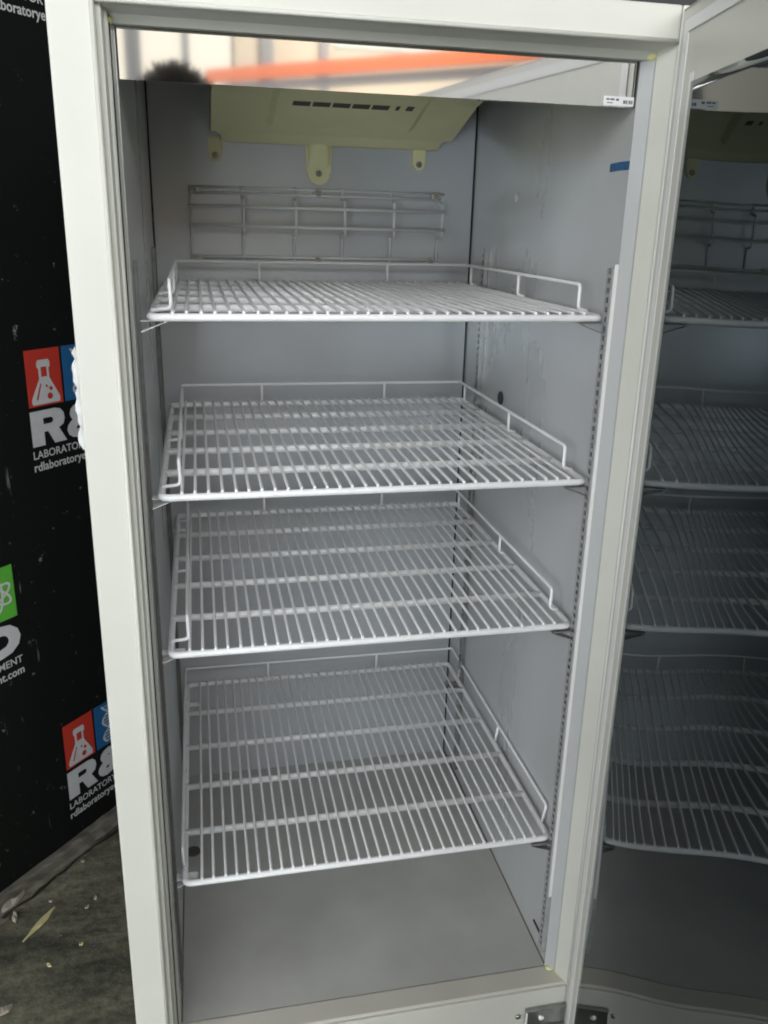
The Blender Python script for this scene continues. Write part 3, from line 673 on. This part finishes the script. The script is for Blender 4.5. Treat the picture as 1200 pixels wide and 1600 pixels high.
zt = lambda z: z
beam('beam', (.20, -5.4, 2.500), (2.3, -3.6, 2.508), .078, .05, 'orange')
beam('beam', (.30, -5.35, 2.425), (2.34, -3.60, 2.425), .05, .05, 'post')  # dark bar standing in for the shaded underside of the orange beam
for p in ((.20, -5.45), (2.33, -3.62)): boxobj('upright', p[0]-.04, p[0]+.04, p[1]-.04, p[1]+.04, 0, 2.46, 'post', rk)
boxobj('pallet_deck', .7, 1.9, -5.6, -5.2, 2.28, 2.38, 'card', rk)

# photographer
HX, HY, HT = 0.032, -1.36, 1.945
def skin_body():
    V = []; E = []; RR = []
    def add(p, r, par=None):
        V.append(p); RR.append(r); i = len(V)-1
        if par is not None: E.append((par, i))
        return i
    pel = add((HX, HY-.06, 1.04), (.15, .11)); w_ = add((HX, HY-.06, 1.22), (.14, .10), pel); ch = add((HX, HY-.06, 1.44), (.165, .115), w_); nb = add((HX, HY-.05, 1.575), (.08, .07), ch)
    nk = add((HX, HY-.03, 1.67), (.054, .057), nb); hd = add((HX, HY-.0, 1.765), (.070, .088), nk); ht = add((HX, HY-.012, 1.862), (.068, .084), hd)
    for s in (-1, 1):
        sh = add((HX+s*.20, HY-.06, 1.53), (.068, .068), ch); el = add((HX+s*.25, HY+.0, 1.24), (.044, .044), sh)
        wr = add((HX+.027+s*.11, HY+.17, 1.44), (.027, .03), el); pm = add((HX+.027+s*.085, HY+.185, 1.51), (.022, .036), wr)
        for f in range(4):
            a = add((HX+.027+s*(.075-.002*f), HY+.178+.004*f, 1.535+.020*f), (.009, .009), pm); add((HX+.027+s*(.052), HY+.190, 1.540+.020*f), (.008, .008), a)
        th = add((HX+.027+s*.085, HY+.150, 1.52), (.010, .010), pm); add((HX+.027+s*.055, HY+.150, 1.55), (.009, .009), th)
        hp = add((HX+s*.09, HY-.06, .96), (.095, .10), pel); kn = add((HX+s*.11, HY-.05, .52), (.058, .062), hp); an = add((HX+s*.12, HY-.07, .09), (.040, .045), kn); add((HX+s*.125, HY+.09, .045), (.040, .032), an)
    me = bpy.data.meshes.new('person'); me.from_pydata(V, E, []); o = bpy.data.objects.new('person', me); COL.objects.link(o)
    md = o.modifiers.new('skin', 'SKIN'); sv = me.skin_vertices[0].data
    for i, r in enumerate(RR): sv[i].radius = r
    sv[pel].use_root = True; md.use_smooth_shade = True
    sub = o.modifiers.new('sub', 'SUBSURF'); sub.levels = 2; sub.render_levels = 2
    return o
# body: skin for head and hands, dark clothes below the neck (by height and reach)
def body_mat():
    m = mat('clothed_body', (0.05, 0.06, 0.08), 0.8); nt = m.node_tree; b = nt.nodes['Principled BSDF']
    tc = nt.nodes.new('ShaderNodeTexCoord'); sp = nt.nodes.new('ShaderNodeSeparateXYZ'); nt.links.new(tc.outputs['Object'], sp.inputs[0])
    g1 = nt.nodes.new('ShaderNodeMath'); g1.operation = 'GREATER_THAN'; g1.inputs[1].default_value = 1.625; nt.links.new(sp.outputs['Z'], g1.inputs[0])
    g2 = nt.nodes.new('ShaderNodeMath'); g2.operation = 'GREATER_THAN'; g2.inputs[1].default_value = HY+.135; nt.links.new(sp.outputs['Y'], g2.inputs[0])
    gt = nt.nodes.new('ShaderNodeMath'); gt.operation = 'MAXIMUM'; nt.links.new(g1.outputs[0], gt.inputs[0]); nt.links.new(g2.outputs[0], gt.inputs[1])
    mx = nt.nodes.new('ShaderNodeMixRGB'); mx.inputs[1].default_value = (.05, .06, .08, 1); mx.inputs[2].default_value = (.52, .33, .24, 1)
    nt.links.new(gt.outputs[0], mx.inputs[0]); nt.links.new(mx.outputs[0], b.inputs['Base Color']); return m
pe = skin_body(); pe.data.materials.append(body_mat()); tag(pe, 'photographer whose dark tousled hair is reflected in the mirror panel', 'person')
bm = bmesh.new(); bmesh.ops.create_icosphere(bm, subdivisions=4, radius=1)
for v in bm.verts:
    n = v.co.normalized(); k = 1+.05*math.sin(9*n.x+4*n.y)*math.sin(7*n.z+5*n.x)
    v.co = Vector((HX+.104*n.x*k, HY-.025+.102*n.y*k, 1.835+.112*n.z*k))
bmesh.ops.delete(bm, geom=[v for v in bm.verts if v.co.z < 1.78 or (v.co.y > HY+.045 and v.co.z < 1.865)], context='VERTS')
for k in range(700):
    a = random.uniform(0, 2*math.pi); el = random.uniform(.1, 1.5)
    n = Vector((math.cos(a)*math.cos(el), math.sin(a)*math.cos(el), math.sin(el))); p = Vector((HX+.102*n.x, HY-.025+.1*n.y, 1.835+.110*n.z))
    if p.y > HY+.05 and p.z < 1.87: continue
    t = (n+Vector((random.gauss(0, .5), random.gauss(0, .5), random.gauss(0, .3)))).normalized(); L = random.uniform(.012, .034)
    tube(bm, [p, p+t*L*.5, p+t*L], [.0030, .0022, .0004], 3)
hr = build('hair', bm, 'hair'); hr.parent = pe
for nm, sx_ in (('eye', -1), ('eye', 1)):
    bm = bmesh.new(); bmesh.ops.create_uvsphere(bm, u_segments=10, v_segments=8, radius=.011)
    for v in bm.verts: v.co += Vector((HX+sx_*.030, HY+.074, 1.79))
    build(nm, bm, 'paper', None, True).parent = pe
bm = bmesh.new(); tube(bm, [(HX, HY+.080, 1.79), (HX, HY+.100, 1.758), (HX, HY+.084, 1.748)], [.007, .013, .008], 8); build('nose', bm, 'skin', None, True).parent = pe
ph = root('phone', (0.0626, HY+.215, 1.5886), 'dark phone held up by the photographer', 'phone')
boxobj('phone_body', 0.0626-.037, .0626+.037, HY+.205, HY+.213, 1.5886-.125, 1.5886+.014, 'plug', ph, .002)
